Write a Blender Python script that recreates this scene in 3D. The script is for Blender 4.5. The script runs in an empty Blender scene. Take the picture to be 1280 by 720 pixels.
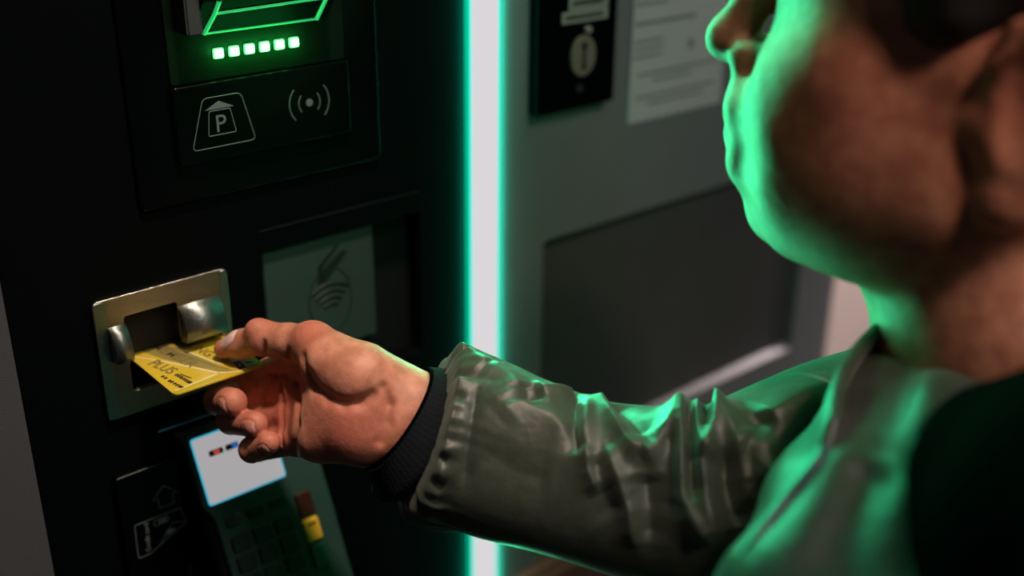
import bpy, bmesh, math, random
import numpy as np
from mathutils import Vector, Matrix

random.seed(7); rng = np.random.default_rng(7)
S = bpy.context.scene
COL = S.collection

# ------------------------------------------------------------------ camera, world, lights, exposure
FPX = 1428.0
YAW, PITCH, ROLL = math.radians(49.0), math.radians(23.8), math.radians(0.62)
CF = np.array([math.cos(YAW) * math.cos(PITCH), math.sin(YAW) * math.cos(PITCH), -math.sin(PITCH)])
_r = np.array([math.sin(YAW), -math.cos(YAW), 0.0]); _u = np.cross(_r, CF)
CR = math.cos(ROLL) * _r + math.sin(ROLL) * _u
CU = np.cross(CR, CF)
CP = np.array([-0.24, -0.565, 1.4482])

cam = bpy.data.cameras.new('camera')
cam.lens = FPX * 36.0 / 1280.0
cam.sensor_width = 36.0
cam.clip_start = 0.02
cam.dof.use_dof = True
cam.dof.focus_distance = 0.605
cam.dof.aperture_fstop = 2.5
camo = bpy.data.objects.new('camera', cam); COL.objects.link(camo)
M = Matrix(((CR[0], CU[0], -CF[0], CP[0]), (CR[1], CU[1], -CF[1], CP[1]), (CR[2], CU[2], -CF[2], CP[2]), (0, 0, 0, 1)))
camo.matrix_world = M
S.camera = camo

w = bpy.data.worlds.new('world'); S.world = w; w.use_nodes = True
w.node_tree.nodes['Background'].inputs[0].default_value = (0.55, 0.75, 0.8, 1)
w.node_tree.nodes['Background'].inputs[1].default_value = 0.012

def light(name, kind, loc, target, energy, color, size=0.1, size_y=None, spot=None, blend=0.5):
    l = bpy.data.lights.new(name, kind); l.energy = energy; l.color = color
    if kind == 'AREA':
        l.size = size
        if size_y: l.shape = 'RECTANGLE'; l.size_y = size_y
    else:
        l.shadow_soft_size = size
    if spot: l.spot_size = math.radians(spot); l.spot_blend = blend
    o = bpy.data.objects.new(name, l); COL.objects.link(o)
    o.location = loc
    if target is not None:
        d = Vector(target) - Vector(loc)
        o.rotation_euler = d.to_track_quat('-Z', 'Y').to_euler()
    return o

# ceiling downlight over the person's side of the machine (warm), second one over the passage at the right
light('ceiling_downlight', 'SPOT', (0.06, -0.42, 2.38), (0.00, -0.05, 1.13), 62, (1.0, 0.79, 0.64), 0.05, spot=26, blend=1.0)
light('head_fill_spot', 'SPOT', (0.10, -1.05, 2.40), (0.22, -0.40, 1.40), 58, (1.0, 0.74, 0.55), 0.15, spot=14, blend=1.0)  # narrow warm fill spot added to lift the dark cheek
light('passage_downlight', 'SPOT', (1.45, -0.25, 2.4), (1.25, 0.32, 0.7), 240, (1.0, 0.82, 0.76), 0.08, spot=60, blend=0.8)
light('ceiling_panel', 'AREA', (0.4, -1.3, 2.45), (0.45, 0.0, 1.1), 8.5, (1.0, 0.93, 0.90), 0.6)
# green light of the machine's vertical strip
sl = light('strip_lamp', 'AREA', (0.2235, -0.0065, 1.32), (0.2235, -1.0, 1.32), 3.7, (0.04, 1.0, 0.42), 0.024, 1.15)
sl.data.spread = math.radians(135)
for sx in (-1, 1):
    light('strip_side_lamp', 'AREA', (0.2235 + sx * 0.0155, -0.0015, 1.32), (0.2235 + sx, -0.0015, 1.32), 0.14, (0.0, 1.0, 0.60), 0.002, 1.15)

S.view_settings.view_transform = 'Standard'
S.view_settings.look = 'None'
S.view_settings.exposure = 0.0
S.view_settings.gamma = 1.0
S.view_settings.use_curve_mapping = False

def at(x, y, d):
    """point seen at picture position x, y (1280 x 720) at depth d along the view axis"""
    return CP + (CF + CR * (x - 640.0) / FPX + CU * (360.0 - y) / FPX) * d
def project(p):
    v = np.asarray(p) - CP; z = v @ CF
    return 640 + FPX * (v @ CR) / z, 360 - FPX * (v @ CU) / z, z

# ------------------------------------------------------------------ materials
MATS = {}
def mat(name, color=(0.5, 0.5, 0.5), rough=0.5, metal=0.0, emit=None, estr=1.0, noise=0.0, nscale=60.0, bump=0.0, bscale=200.0,
        spec=0.5, sss=0.0, coat=0.0, aniso=None, trans=0.0):
    if name in MATS: return MATS[name]
    m = bpy.data.materials.new(name); m.use_nodes = True; MATS[name] = m
    nt = m.node_tree; n = nt.nodes; l = nt.links
    b = n['Principled BSDF']
    b.inputs['Base Color'].default_value = (*color, 1); b.inputs['Roughness'].default_value = rough
    b.inputs['Metallic'].default_value = metal
    b.inputs['Specular IOR Level'].default_value = spec
    if coat: b.inputs['Coat Weight'].default_value = coat; b.inputs['Coat Roughness'].default_value = 0.08
    if trans: b.inputs['Transmission Weight'].default_value = trans
    if sss:
        b.inputs['Subsurface Weight'].default_value = sss
        b.inputs['Subsurface Radius'].default_value = (1.0, 0.35, 0.2); b.inputs['Subsurface Scale'].default_value = 0.004
    if emit is not None:
        b.inputs['Emission Color'].default_value = (*emit, 1); b.inputs['Emission Strength'].default_value = estr
    tc = n.new('ShaderNodeTexCoord')
    if noise or bump or aniso:
        mp = n.new('ShaderNodeMapping'); l.new(tc.outputs['Object'], mp.inputs['Vector'])
        if aniso: mp.inputs['Scale'].default_value = aniso
    if noise:
        t = n.new('ShaderNodeTexNoise'); t.inputs['Scale'].default_value = nscale; t.inputs['Detail'].default_value = 5
        l.new(mp.outputs[0], t.inputs['Vector'])
        mx = n.new('ShaderNodeMix'); mx.data_type = 'RGBA'; mx.blend_type = 'MULTIPLY'
        mx.inputs[0].default_value = noise; mx.inputs[6].default_value = (*color, 1)
        rp = n.new('ShaderNodeValToRGB'); rp.color_ramp.elements[0].color = (0.35, 0.35, 0.35, 1); rp.color_ramp.elements[1].color = (1.5, 1.5, 1.5, 1)
        l.new(t.outputs[0], rp.inputs[0]); l.new(rp.outputs[0], mx.inputs[7]); l.new(mx.outputs[2], b.inputs['Base Color'])
    if bump:
        t2 = n.new('ShaderNodeTexNoise'); t2.inputs['Scale'].default_value = bscale; t2.inputs['Detail'].default_value = 3
        l.new(mp.outputs[0], t2.inputs['Vector'])
        bp = n.new('ShaderNodeBump'); bp.inputs['Strength'].default_value = bump; bp.inputs['Distance'].default_value = 0.0006
        l.new(t2.outputs[0], bp.inputs['Height']); l.new(bp.outputs[0], b.inputs['Normal'])
    return m

BLACK = mat('black_fascia', (0.0015, 0.0024, 0.0028), 0.5, bump=0.25, bscale=900, spec=0.06)
BLACKG = mat('black_gloss', (0.0012, 0.0018, 0.002), 0.2, spec=0.10, noise=0.3, nscale=40)
BLACKM = mat('black_matte', (0.006, 0.007, 0.008), 0.6, noise=0.4, nscale=80, spec=0.3)
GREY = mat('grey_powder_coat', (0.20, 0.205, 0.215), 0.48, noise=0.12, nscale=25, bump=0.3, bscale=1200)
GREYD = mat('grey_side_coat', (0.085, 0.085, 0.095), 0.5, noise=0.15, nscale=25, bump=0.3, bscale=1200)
DARKP = mat('dark_recess_panel', (0.085, 0.082, 0.082), 0.5, noise=0.2, nscale=30, bump=0.2, bscale=900)
SILL = mat('sill_metal', (0.55, 0.52, 0.58), 0.4, metal=0.3, noise=0.15, nscale=60)
STEEL = mat('brushed_steel', (0.46, 0.42, 0.37), 0.24, metal=1.0, noise=0.25, nscale=70, bump=0.35, bscale=500, aniso=(1, 1, 14))
STEELE = mat('bevelled_sheen_steel', (0.34, 0.44, 0.47), 0.25, metal=1.0, noise=0.2, nscale=70, bump=0.3, bscale=500, aniso=(1, 1, 14))  # bluish-green reflection on the margins tinted into the steel colour
PRINT = mat('grey_print', (0.13, 0.17, 0.17), 0.6, noise=0.15, nscale=300)
PRINTD = mat('dim_print', (0.17, 0.19, 0.19), 0.6, noise=0.2, nscale=300)
STRIPW = mat('strip_diffuser', (0.02, 0.02, 0.02), 0.8, spec=0.1, emit=(0.72, 0.69, 0.72), estr=0.97, noise=0.05)
STRIPC = mat('strip_bloom_cyan', (0.0, 0.2, 0.2), 0.5, emit=(0.04, 0.95, 0.85), estr=1.0, noise=0.05)  # bloom beside the strip, put in as emissive edge pieces
STRIPG = mat('strip_bloom_green', (0.0, 0.2, 0.1), 0.5, emit=(0.0, 0.50, 0.28), estr=1.0, noise=0.05)
LEDW = mat('led_lens', (0.3, 0.4, 0.3), 0.4, emit=(0.78, 0.74, 0.78), estr=0.97, noise=0.05)
LEDG = mat('led_rim', (0.05, 0.3, 0.1), 0.4, emit=(0.08, 1.0, 0.22), estr=1.2, noise=0.05)
GLOWG = mat('green_light_guide', (0.02, 0.3, 0.1), 0.3, emit=(0.03, 0.55, 0.16), estr=0.75, noise=0.4, nscale=90)
DISPW = mat('display_white', (0.03, 0.03, 0.03), 0.5, emit=(0.39, 0.37, 0.385), estr=1.0, noise=0.06, nscale=20)
DISPC = mat('display_bloom', (0.02, 0.1, 0.15), 0.4, emit=(0.05, 0.45, 0.62), estr=0.9, noise=0.05)  # emission imitates the teal bloom around the lit display
TERM = mat('terminal_plastic', (0.022, 0.052, 0.047), 0.45, noise=0.15, nscale=60, bump=0.2, bscale=1000)
KEYM = mat('dark_rubber_key', (0.008, 0.012, 0.012), 0.5, noise=0.3, nscale=80)
NFC = mat('lcd_grey', (0.036, 0.062, 0.052), 0.35, noise=0.15, nscale=20, bump=0.15, bscale=800)
NFCP = mat('lcd_print', (0.008, 0.014, 0.013), 0.5, noise=0.2, nscale=120)
PAPER = mat('grey_paper', (0.55, 0.55, 0.56), 0.7, noise=0.08, nscale=40)
PAPERT = mat('paper_print', (0.24, 0.24, 0.24), 0.7, noise=0.15, nscale=200)
BROWN = mat('brown_ledge', (0.24, 0.10, 0.075), 0.5, noise=0.4, nscale=20)
BRASS = mat('lock_cover', (0.36, 0.30, 0.25), 0.4, metal=0.4, noise=0.2, nscale=80)

# ------------------------------------------------------------------ helpers (millimetres on the machine front: X right, Y into the machine, Z up)
def tag(o, label=None, cat=None, group=None, kind=None):
    if label: o['label'] = label
    if cat: o['category'] = cat
    if group: o['group'] = group
    if kind: o['kind'] = kind
    return o
def empty(name, loc=(0, 0, 0), parent=None):
    o = bpy.data.objects.new(name, None); COL.objects.link(o); o.empty_display_size = 0.02
    if parent: o.parent = parent
    o.location = loc
    return o
def link(name, me, m, parent=None, smooth=False):
    if m is not None: me.materials.append(m)
    o = bpy.data.objects.new(name, me); COL.objects.link(o)
    if parent is not None:
        o.parent = parent; bpy.context.view_layer.update()
        o.matrix_parent_inverse = parent.matrix_world.inverted()
    if smooth:
        me.polygons.foreach_set('use_smooth', [True] * len(me.polygons))
    return o
def box(name, x0, x1, y0, y1, z0, z1, m, parent=None, bev=0.4, seg=2):
    bm = bmesh.new(); bmesh.ops.create_cube(bm, size=1)
    for v in bm.verts:
        v.co = Vector(((x0 + x1) / 2 + v.co.x * (x1 - x0), (y0 + y1) / 2 + v.co.y * (y1 - y0), (z0 + z1) / 2 + v.co.z * (z1 - z0))) / 1000
    if bev: bmesh.ops.bevel(bm, geom=bm.edges[:], offset=bev / 1000, segments=seg, affect='EDGES', clamp_overlap=True)
    me = bpy.data.meshes.new(name); bm.to_mesh(me); bm.free()
    return link(name, me, m, parent)
def rrect(x0, x1, z0, z1, r, n=5):
    pts = []
    for cx, cz, a0 in ((x1 - r, z1 - r, 0), (x0 + r, z1 - r, 90), (x0 + r, z0 + r, 180), (x1 - r, z0 + r, 270)):
        for i in range(n + 1):
            a = math.radians(a0 + 90 * i / n); pts.append((cx + r * math.cos(a), cz + r * math.sin(a)))
    return pts
def to_mesh(o):
    dg = bpy.context.evaluated_depsgraph_get(); dg.update()
    me = bpy.data.meshes.new_from_object(o.evaluated_get(dg)); bpy.data.objects.remove(o); return me
FRONT = Matrix(((1, 0, 0, 0), (0, 0, -1, 0), (0, 1, 0, 0), (0, 0, 0, 1)))      # curve x,y -> X,Z ; extrude along Y
def plate(name, loops, y0, y1, m, parent=None, bev=0.0, xf=None):
    """flat plate in the XZ plane, first loop is the outline, the others are holes; y0 (front) to y1 (back)"""
    cu = bpy.data.curves.new(name, 'CURVE'); cu.dimensions = '2D'; cu.fill_mode = 'BOTH'
    for lp in loops:
        sp = cu.splines.new('POLY'); sp.points.add(len(lp) - 1); sp.use_cyclic_u = True
        for p, q in zip(sp.points, lp): p.co = (q[0] / 1000, q[1] / 1000, 0, 1)
    half = (y1 - y0) / 2000
    cu.extrude = max(half - bev / 1000, 0.00001); cu.bevel_depth = bev / 1000; cu.bevel_resolution = 1; cu.offset = -bev / 1000
    o = bpy.data.objects.new(name, cu); COL.objects.link(o)
    me = to_mesh(o)
    me.transform(Matrix.Translation((0, (y0 + y1) / 2000, 0)) @ FRONT)
    if xf is not None: me.transform(xf)
    me.materials.clear()
    return link(name, me, m, parent)
def stroke(name, paths, m, parent, y=0.0, wd=0.5, xf=None, closed=False):
    cu = bpy.data.curves.new(name, 'CURVE'); cu.dimensions = '3D'; cu.bevel_depth = wd / 2000; cu.bevel_resolution = 1
    for pts in paths:
        sp = cu.splines.new('POLY'); sp.points.add(len(pts) - 1); sp.use_cyclic_u = closed
        for p, q in zip(sp.points, pts):
            p.co = (q[0] / 1000, y / 1000 if len(q) == 2 else q[1] / 1000, (q[1] if len(q) == 2 else q[2]) / 1000, 1)
    o = bpy.data.objects.new(name, cu); COL.objects.link(o); me = to_mesh(o)
    if len(paths[0][0]) == 2: me.transform(Matrix.Translation((0, y / 1000, 0)) @ Matrix.Diagonal((1, 0.2, 1, 1)) @ Matrix.Translation((0, -y / 1000, 0)))
    if xf is not None: me.transform(xf)
    me.materials.clear()
    return link(name, me, m, parent)
def text(name, body, size, xf, m, parent, align='LEFT', thick=0.05, bold=0.0):
    cu = bpy.data.curves.new(name, 'FONT'); cu.body = body; cu.size = size / 1000; cu.align_x = align; cu.extrude = thick / 1000; cu.offset = bold / 1000
    o = bpy.data.objects.new(name, cu); COL.objects.link(o); me = to_mesh(o); me.transform(xf); me.materials.clear()
    return link(name, me, m, parent)
def arc(cx, cz, r, a0, a1, n=14, sx=1.0, sz=1.0):
    return [(cx + sx * r * math.cos(math.radians(a0 + (a1 - a0) * i / n)), cz + sz * r * math.sin(math.radians(a0 + (a1 - a0) * i / n))) for i in range(n + 1)]

# ------------------------------------------------------------------ the setting
WALL = mat('plaster_wall', (0.62, 0.52, 0.50), 0.8, noise=0.1, nscale=12, bump=0.3, bscale=300)
FLOOR = mat('floor_tiles_tone', (0.04, 0.036, 0.034), 0.5, noise=0.3, nscale=8)
def struct(*a, **k): return tag(box(*a, **k), kind='structure')
struct('floor', -2500, 4000, -2500, 460, -40, 0, FLOOR, bev=0)
struct('wall_back', -2500, 4000, 400, 460, 0, 2600, WALL, bev=0)
struct('ceiling', -2500, 4000, -2500, 460, 2600, 2640, WALL, bev=0)

# ------------------------------------------------------------------ payment machine
pm = empty('payment_machine', (0.25, 0.15, 0))
tag(pm, 'black and grey parking payment machine with glowing white and green light strip', 'payment machine')
box('cabinet', -160, 668, 30, 395, 0, 1900, GREY, pm, 2)
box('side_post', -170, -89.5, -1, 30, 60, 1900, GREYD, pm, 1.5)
fas = plate('black_fascia', [rrect(-89, 209, 300, 1900, 1), rrect(-43, 29, 1124, 1189, 3), rrect(56, 171, 1093, 1195, 3)], 0, 30, BLACK, pm, 0.4)
# thin raised panel joint above the reader recess
box('panel_joint', 56, 171.5, -0.6, 0.5, 1208, 1209, BLACKM, pm, 0.2)
gf = plate('grey_fascia', [rrect(238.5, 668, 862, 1900, 2), rrect(281, 607, 955, 1146, 4)], 0, 30, GREY, pm, 0.8)
box('brown_ledge', 238.5, 668, -14, 30, 640, 861, BROWN, pm, 6, 4)
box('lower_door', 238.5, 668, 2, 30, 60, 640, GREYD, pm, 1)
# recessed dark panel with lit sill
rp = empty('recess', (0.444, 0.02, 1.05), pm)
rp.parent = pm; rp.matrix_parent_inverse = pm.matrix_world.inverted()
box('dark_panel', 275, 612, 8, 13, 950, 1150, DARKP, rp, 0.3)
def prism(name, pts, y_pairs, m, parent):
    me = bpy.data.meshes.new(name); me.from_pydata([Vector(p) / 1000 for p in pts], [], y_pairs); me.update(); return link(name, me, m, parent)
prism('sill', [(281, 1, 955), (607, 1, 955), (607, 8, 958), (281, 8, 958), (281, 8, 952), (607, 8, 952), (281, 1, 952), (607, 1, 952)],
      [(0, 1, 2, 3), (0, 6, 7, 1), (3, 2, 5, 4), (0, 3, 4, 6), (1, 7, 5, 2), (6, 4, 5, 7)], SILL, rp)
prism('reveal', [(607, 1.5, 955), (607, 1.5, 1146), (604, 8, 1146), (604, 8, 955), (609, 8, 1146), (609, 8, 955)],
      [(0, 3, 2, 1), (3, 5, 4, 2), (0, 1, 4, 5), (1, 2, 4), (0, 5, 3)], GREYD, rp)
# light strip; its bloom is built as glowing side pieces
ls = empty('light_strip', (0.2235, 0, 0.7)); ls.parent = pm; ls.matrix_parent_inverse = pm.matrix_world.inverted()
box('diffuser', 212.0, 234.8, -4, 28, 310, 1890, STRIPW, ls, 1.0)
for a, b in ((211.1, 212.0), (234.8, 235.9)): box('bloom_inner_edge', a, b, -3.6, 28, 310, 1890, STRIPC, ls, 0.3)
for a, b in ((209.4, 211.1), (235.9, 237.9)): box('bloom_outer_edge', a, b, -2.8, 28, 310, 1890, STRIPG, ls, 0.3)

# ---- ticket reader
tr = empty('ticket_reader', (0.06, 0, 1.3)); tr.parent = pm; tr.matrix_parent_inverse = pm.matrix_world.inverted()
plate('outer_bezel', [rrect(-14, 141, 1237, 1440, 4)], -3, 0, BLACKG, tr, 0.8)
plate('icon_panel', [rrect(9, 118, 1259, 1301.5, 3)], -7.0, -3, BLACKG, tr, 0.7)
plate('indicator_panel', [rrect(10, 117, 1302, 1420, 2)], -4.2, -3, mat('smoked_acrylic', (0.0035, 0.010, 0.005), 0.5, spec=0.1, noise=0.2), tr, 0.3)
for i in range(6):
    x = 38.3 + i * 9.2
    plate('indicator_light', [rrect(x - 2.7, x + 2.7, 1313.2, 1318.2, 0.9)], -6.0, -4.2, LEDW, tr, 0.2)
    plate('indicator_rim', [rrect(x - 3.1, x + 3.1, 1312.8, 1318.6, 1.0)], -5.0, -4.2, LEDG, tr, 0.1)
    light('indicator_glow', 'POINT', (x / 1000, -0.0095, 1.3157), None, 0.009, (0.03, 1.0, 0.16), 0.001)
# ticket mouth: a wedge that leans out towards the top, with a green light guide around its opening
prism('mouth_block', [(24, -4, 1326), (106, -4, 1326), (106, -22, 1346), (24, -22, 1346), (24, -4, 1420), (106, -4, 1420), (106, -22, 1420), (24, -22, 1420)],
      [(0, 3, 2, 1), (3, 7, 6, 2), (0, 4, 7, 3), (1, 2, 6, 5), (4, 5, 6, 7), (0, 1, 5, 4)], mat('mouth_dark', (0.0025, 0.003, 0.003), 0.7, spec=0.05, noise=0.3, nscale=30), tr)
def wedge(x, t): return (x, -4.8 - 17.4 * t, 1326.4 + 20 * t)
for pth, wd in (([wedge(31, 0.03), wedge(99.5, 0.03)], 1.3), ([wedge(31, 0.03), wedge(33, 0.62), wedge(33, 1.0)], 2.6), ([wedge(99.5, 0.03), wedge(99.5, 1.0)], 2.6), ([wedge(33, 0.62), wedge(99.5, 0.70)], 1.8)):
    stroke('light_guide', [pth], GLOWG, tr, wd=wd)
box('mouth_cheek', 16, 25, -18, -3.5, 1329, 1420, mat('mouth_grey', (0.05, 0.055, 0.055), 0.4, noise=0.2), tr, 1)
# printed icons
def rpoly(pts, r, n=4):
    out = []
    for i in range(len(pts)):
        p0, p1, p2 = (np.array(pts[i - 1], float), np.array(pts[i], float), np.array(pts[(i + 1) % len(pts)], float))
        a = p1 + (p0 - p1) / np.linalg.norm(p0 - p1) * r; b = p1 + (p2 - p1) / np.linalg.norm(p2 - p1) * r
        for k in range(n + 1):
            t = k / n; out.append(tuple((1 - t) ** 2 * a + 2 * t * (1 - t) * p1 + t * t * b))
    return out
PY = -7.2
stroke('parking_icon', [rpoly([(17, 1266), (55, 1266), (48, 1293.5), (25.5, 1293.5)], 3), rpoly([(27, 1272.5), (43.5, 1272.5), (41, 1286), (28.5, 1286)], 1)], PRINT, tr, PY, 0.6, closed=True)
plate('roof_arrow', [[(26, 1286.9), (43.5, 1286.9), (34.8, 1291)]], PY - 0.1, PY + 0.3, PRINT, tr)
XZ = lambda x, y, z: Matrix.Translation((x / 1000, y / 1000, z / 1000)) @ FRONT
text('parking_letter', 'P', 13.5, Matrix.Translation((0.0313, PY / 1000, 1.2741)) @ FRONT, PRINT, tr)
stroke('contactless_icon', [arc(90.5, 1281, r, a - s, a + s) for r, s in ((7, 42), (13, 42)) for a in (0, 180)], PRINT, tr, PY, 0.75)
plate('contactless_dot', [arc(90.5, 1281, 2.2, 0, 345)], PY - 0.1, PY + 0.3, PRINT, tr)

# ---- card slot
cs = empty('card_slot', (0, 0, 1.155)); cs.parent = pm; cs.matrix_parent_inverse = pm.matrix_world.inverted()
notch = [(-47.5, 1193), (-47.5, 1121), (31.5, 1121), (31.5, 1193)]
plate('slot_plate', [rrect(-47.5, 31.5, 1121, 1193.5, 3.5), rpoly([(-31, 1181), (-31, 1135), (25.5, 1135), (25.5, 1158), (0, 1158), (0, 1181)][::-1], 2)], -3, 0, STEEL, cs, 0.5)
for a, b in ((-47.6, -40.6), (26.6, 31.6)):
    plate('plate_margin', [rrect(a, b, 1121.6, 1192.8, 2.2)], -3.6, -2.6, STEELE, cs, 0.45)
def lip(name, x0, x1, z0, z1, out):
    prof = [(0, 1), (0.45, .86), (0.8, .64), (1, .38), (1, .2), (.85, .06), (0, 0)]; n = len(prof) - 1; pts = []; fc = []
    for o_, t in prof:
        z = z0 + (z1 - z0) * t; pts += [(x0, -3 - out * o_, z), (x1, -3 - out * o_, z)]
    for i in range(n): fc.append((2 * i, 2 * i + 2, 2 * i + 3, 2 * i + 1))
    fc.append(tuple(range(0, 2 * n + 2, 2))[::-1]); fc.append(tuple(range(1, 2 * n + 2, 2)))
    o = prism(name, pts, fc, mat('satin_steel', (0.24, 0.25, 0.23), 0.4, metal=1.0, noise=0.2, nscale=90, bump=0.3, bscale=500), cs)
    o.data.polygons.foreach_set('use_smooth', [True] * n + [False] * (len(o.data.polygons) - n)); return o
lip('finger_lip', 0, 25, 1156.5, 1178, 9)
lip('finger_lip', -40.5, -31, 1156, 1177, 8)
plate('throat', [rrect(-42, 28, 1125, 1188, 2), rrect(-29, 26, 1148.6, 1152.6, 0.8)], 9, 16, BLACKM, cs)
for z0, z1 in ((1188.2, 1189.0), (1123.8, 1124.6)): box('throat_wall', -43, 29, 0.5, 28, z0, z1, BLACKM, cs, 0)
stroke('throat_edge', [rpoly([(-30.6, 1145), (-29.6, 1136), (24, 1136)], 0.5)[6:9] + [(24, 1136)]], STEELE, cs, -2.2, 0.7)

# ---- contactless reader in its recess
nr = empty('contactless_reader', (0.1, 0.01, 1.15)); nr.parent = pm; nr.matrix_parent_inverse = pm.matrix_world.inverted()
box('recess_back', 55, 172, 14, 18, 1092, 1196, BLACKM, nr, 0.2)
box('reader_screen', 57.5, 137, 3.5, 14, 1116, 1194, NFC, nr, 1.2)
NY = 3.3
stroke('symbol_oval', [arc(103, 1150, 15.5, 0, 345, 40, 1.0, 1.42)], NFCP, nr, NY, 1.0, closed=True)
stroke('radio_wave', [arc(103.2, 1139, r, 52, 128) for r in (8.5, 13, 17.5, 22)], NFCP, nr, NY, 2.6)
for pts in ([(97, 1164), (101, 1164.5), (117, 1180), (113, 1182), (99, 1172)], [(94.5, 1163), (98.5, 1166), (98.5, 1174), (111, 1185.5), (109.5, 1187), (95.5, 1175)]):
    plate('hand_symbol', [pts], NY - 0.3, NY + 0.2, NFCP, nr)

# ---- pin terminal, leaning out towards the bottom
tm = empty('pin_terminal', (0.03, 0, 1.05)); tm.parent = pm; tm.matrix_parent_inverse = pm.matrix_world.inverted()
TA = math.radians(25)
TX = Matrix.Translation((0.0, -0.002, 1.104)) @ Matrix.Rotation(-TA, 4, 'X')       # local: x right, z up along the face, y into the body
def tbox(name, x0, x1, y0, y1, z0, z1, m, bev=0.4, par=None):
    o = box(name, x0, x1, y0, y1, z0, z1, m, None, bev); o.data.transform(TX); o.parent = par or tm; o.matrix_parent_inverse = tm.matrix_world.inverted(); return o
def tplate(name, loops, y0, y1, m, bev=0.0, par=None): return plate(name, loops, y0, y1, m, par or tm, bev, xf=TX)
tplate('face_plate', [rpoly([(-13, -4), (-8, -10), (-8, -52), (-3, -60), (-3, -160), (72, -160), (72, -4)][::-1], 3)], 0, 7, TERM, 0.8)
tplate('body', [rrect(-5, 72, -170, 0, 3)], 6, 40, BLACKM, 1.0)
box('hood', -23, 78, -7, 0, 1106, 1112, BLACKG, tm, 1.2)
stroke('hood_edge', [[(-22, -7.0, 1107), (77, -7.0, 1107)]], mat('hood_edge_painted_glow', (0.06, 0.30, 0.46), 0.25, noise=0.1), tm, wd=1.2)  # display's blue light on the hood lip, put into its colour
tplate('display_bloom_rim', [rrect(-4.2, 47.6, -52.2, -10.8, 2.0)], -0.5, 1, DISPC, 0.2)  # rim added to paint the glow fringe of the display
tplate('display', [rrect(-3.2, 46.6, -51.2, -11.8, 1.6)], -0.9, 1, DISPW, 0.1)
DK = mat('display_dark_print', (0.01, 0.01, 0.02), 0.4, noise=0.1)
for x0, x1, c, nm in ((4.5, 13.5, (0.55, 0.06, 0.03), 'display_red_bar'), (15.2, 23.5, (0.01, 0.12, 0.5), 'display_blue_bar')):
    tplate('display_bar', [rrect(x0, x1, -24.4, -21, 0.5)], -1.1, -0.8, DK)
    cx = x0 + (4.8 if x0 < 10 else 6.0)
    tplate(nm, [rrect(cx - 1.9, cx + 1.9, -23.9, -21.5, 0.8)], -1.3, -1.0, mat(nm, c, 0.4, emit=c, estr=0.8, noise=0.1))
for r in range(6):
    for c in range(3):
        x = 2 + c * 14.6; z = -62 - r * 12.6
        if r == 0: tplate('soft_key', [rrect(x, x + 11, z - 6.5, z, 2.5)], -1.2, 1, KEYM, 0.5)
        else: tplate('number_key', [rrect(x, x + 11.6, z - 9.6, z, 1.5)], -1.8, 1, KEYM, 0.6)
for k, (c, nm) in enumerate((((0.035, 0.003, 0.003), 'red_cancel_key'), ((0.85, 0.50, 0.03), 'yellow_clear_key'), ((0.01, 0.09, 0.05), 'green_enter_key'))):
    z = -65 - k * 17
    tplate(nm, [rrect(48.5, 59, z - 14.5, z, 1.5)], -2.2, 1, mat(nm, c, 0.45, noise=0.15, nscale=80), 0.6)
tplate('key_mark', [rrect(51, 56.5, -86.5, -85, 0.3)], -2.5, -2.2, mat('key_mark', (0.12, 0.07, 0.01), 0.5, noise=0.2))

# ---- credit card sign plate
sg = empty('card_sign', (-0.03, 0, 1.05)); sg.parent = pm; sg.matrix_parent_inverse = pm.matrix_world.inverted()
plate('sign_plate', [rpoly([(-50, 900), (-18, 900), (-12, 1020), (-12, 1086), (-50, 1086)], 4)], -6, 0, BLACKG, sg, 0.8)
stroke('painted_lit_edge', [[(-49, -6.0, 1085.6), (-31, -6.0, 1085.8)]], PRINTD, sg, wd=0.5)  # light along the plate's top edge, painted as a pale line
SY = -6.3
stroke('arrow_outline', [[(-27, 1056.5), (-18, 1056.5), (-18, 1063), (-14.8, 1063), (-23, 1070.5), (-31, 1063), (-27, 1063)]], PRINTD, sg, SY, 0.42, closed=True)
stroke('card_outline', [rpoly([(-43, 1051.5), (-14.5, 1051.5), (-11.5, 1040.5), (-36, 1028.5), (-43.5, 1028.5)][::-1], 1.5)], PRINTD, sg, SY, 0.42, closed=True)
stroke('pointing_finger', [[(-29.5, 1031.8), (-20.5, 1043.5), (-11.8, 1040.6)]], PRINTD, sg, SY, 0.42)
plate('finger_band', [[(-24, 1040), (-18.5, 1038.7), (-22, 1036.5), (-26, 1036.6)]], SY - 0.1, SY + 0.3, PRINT, sg)
text('sign_words', 'Credit card', 4.2, Matrix.Translation((-0.0356, SY / 1000, 1.0305)) @ FRONT @ Matrix.Rotation(math.radians(88), 4, 'Z'), PRINTD, sg)
stroke('chip_outline', [rrect(-31.5, -22.5, 1045.8, 1049.4, 1.2)], PRINTD, sg, SY, 0.4, closed=True)
for i in range(3): box('chip_mark', -28.6 + i * 1.7, -27.6 + i * 1.7, SY - 0.2, SY + 0.2, 1046.4, 1048.9, PRINTD, sg, 0)

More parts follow.
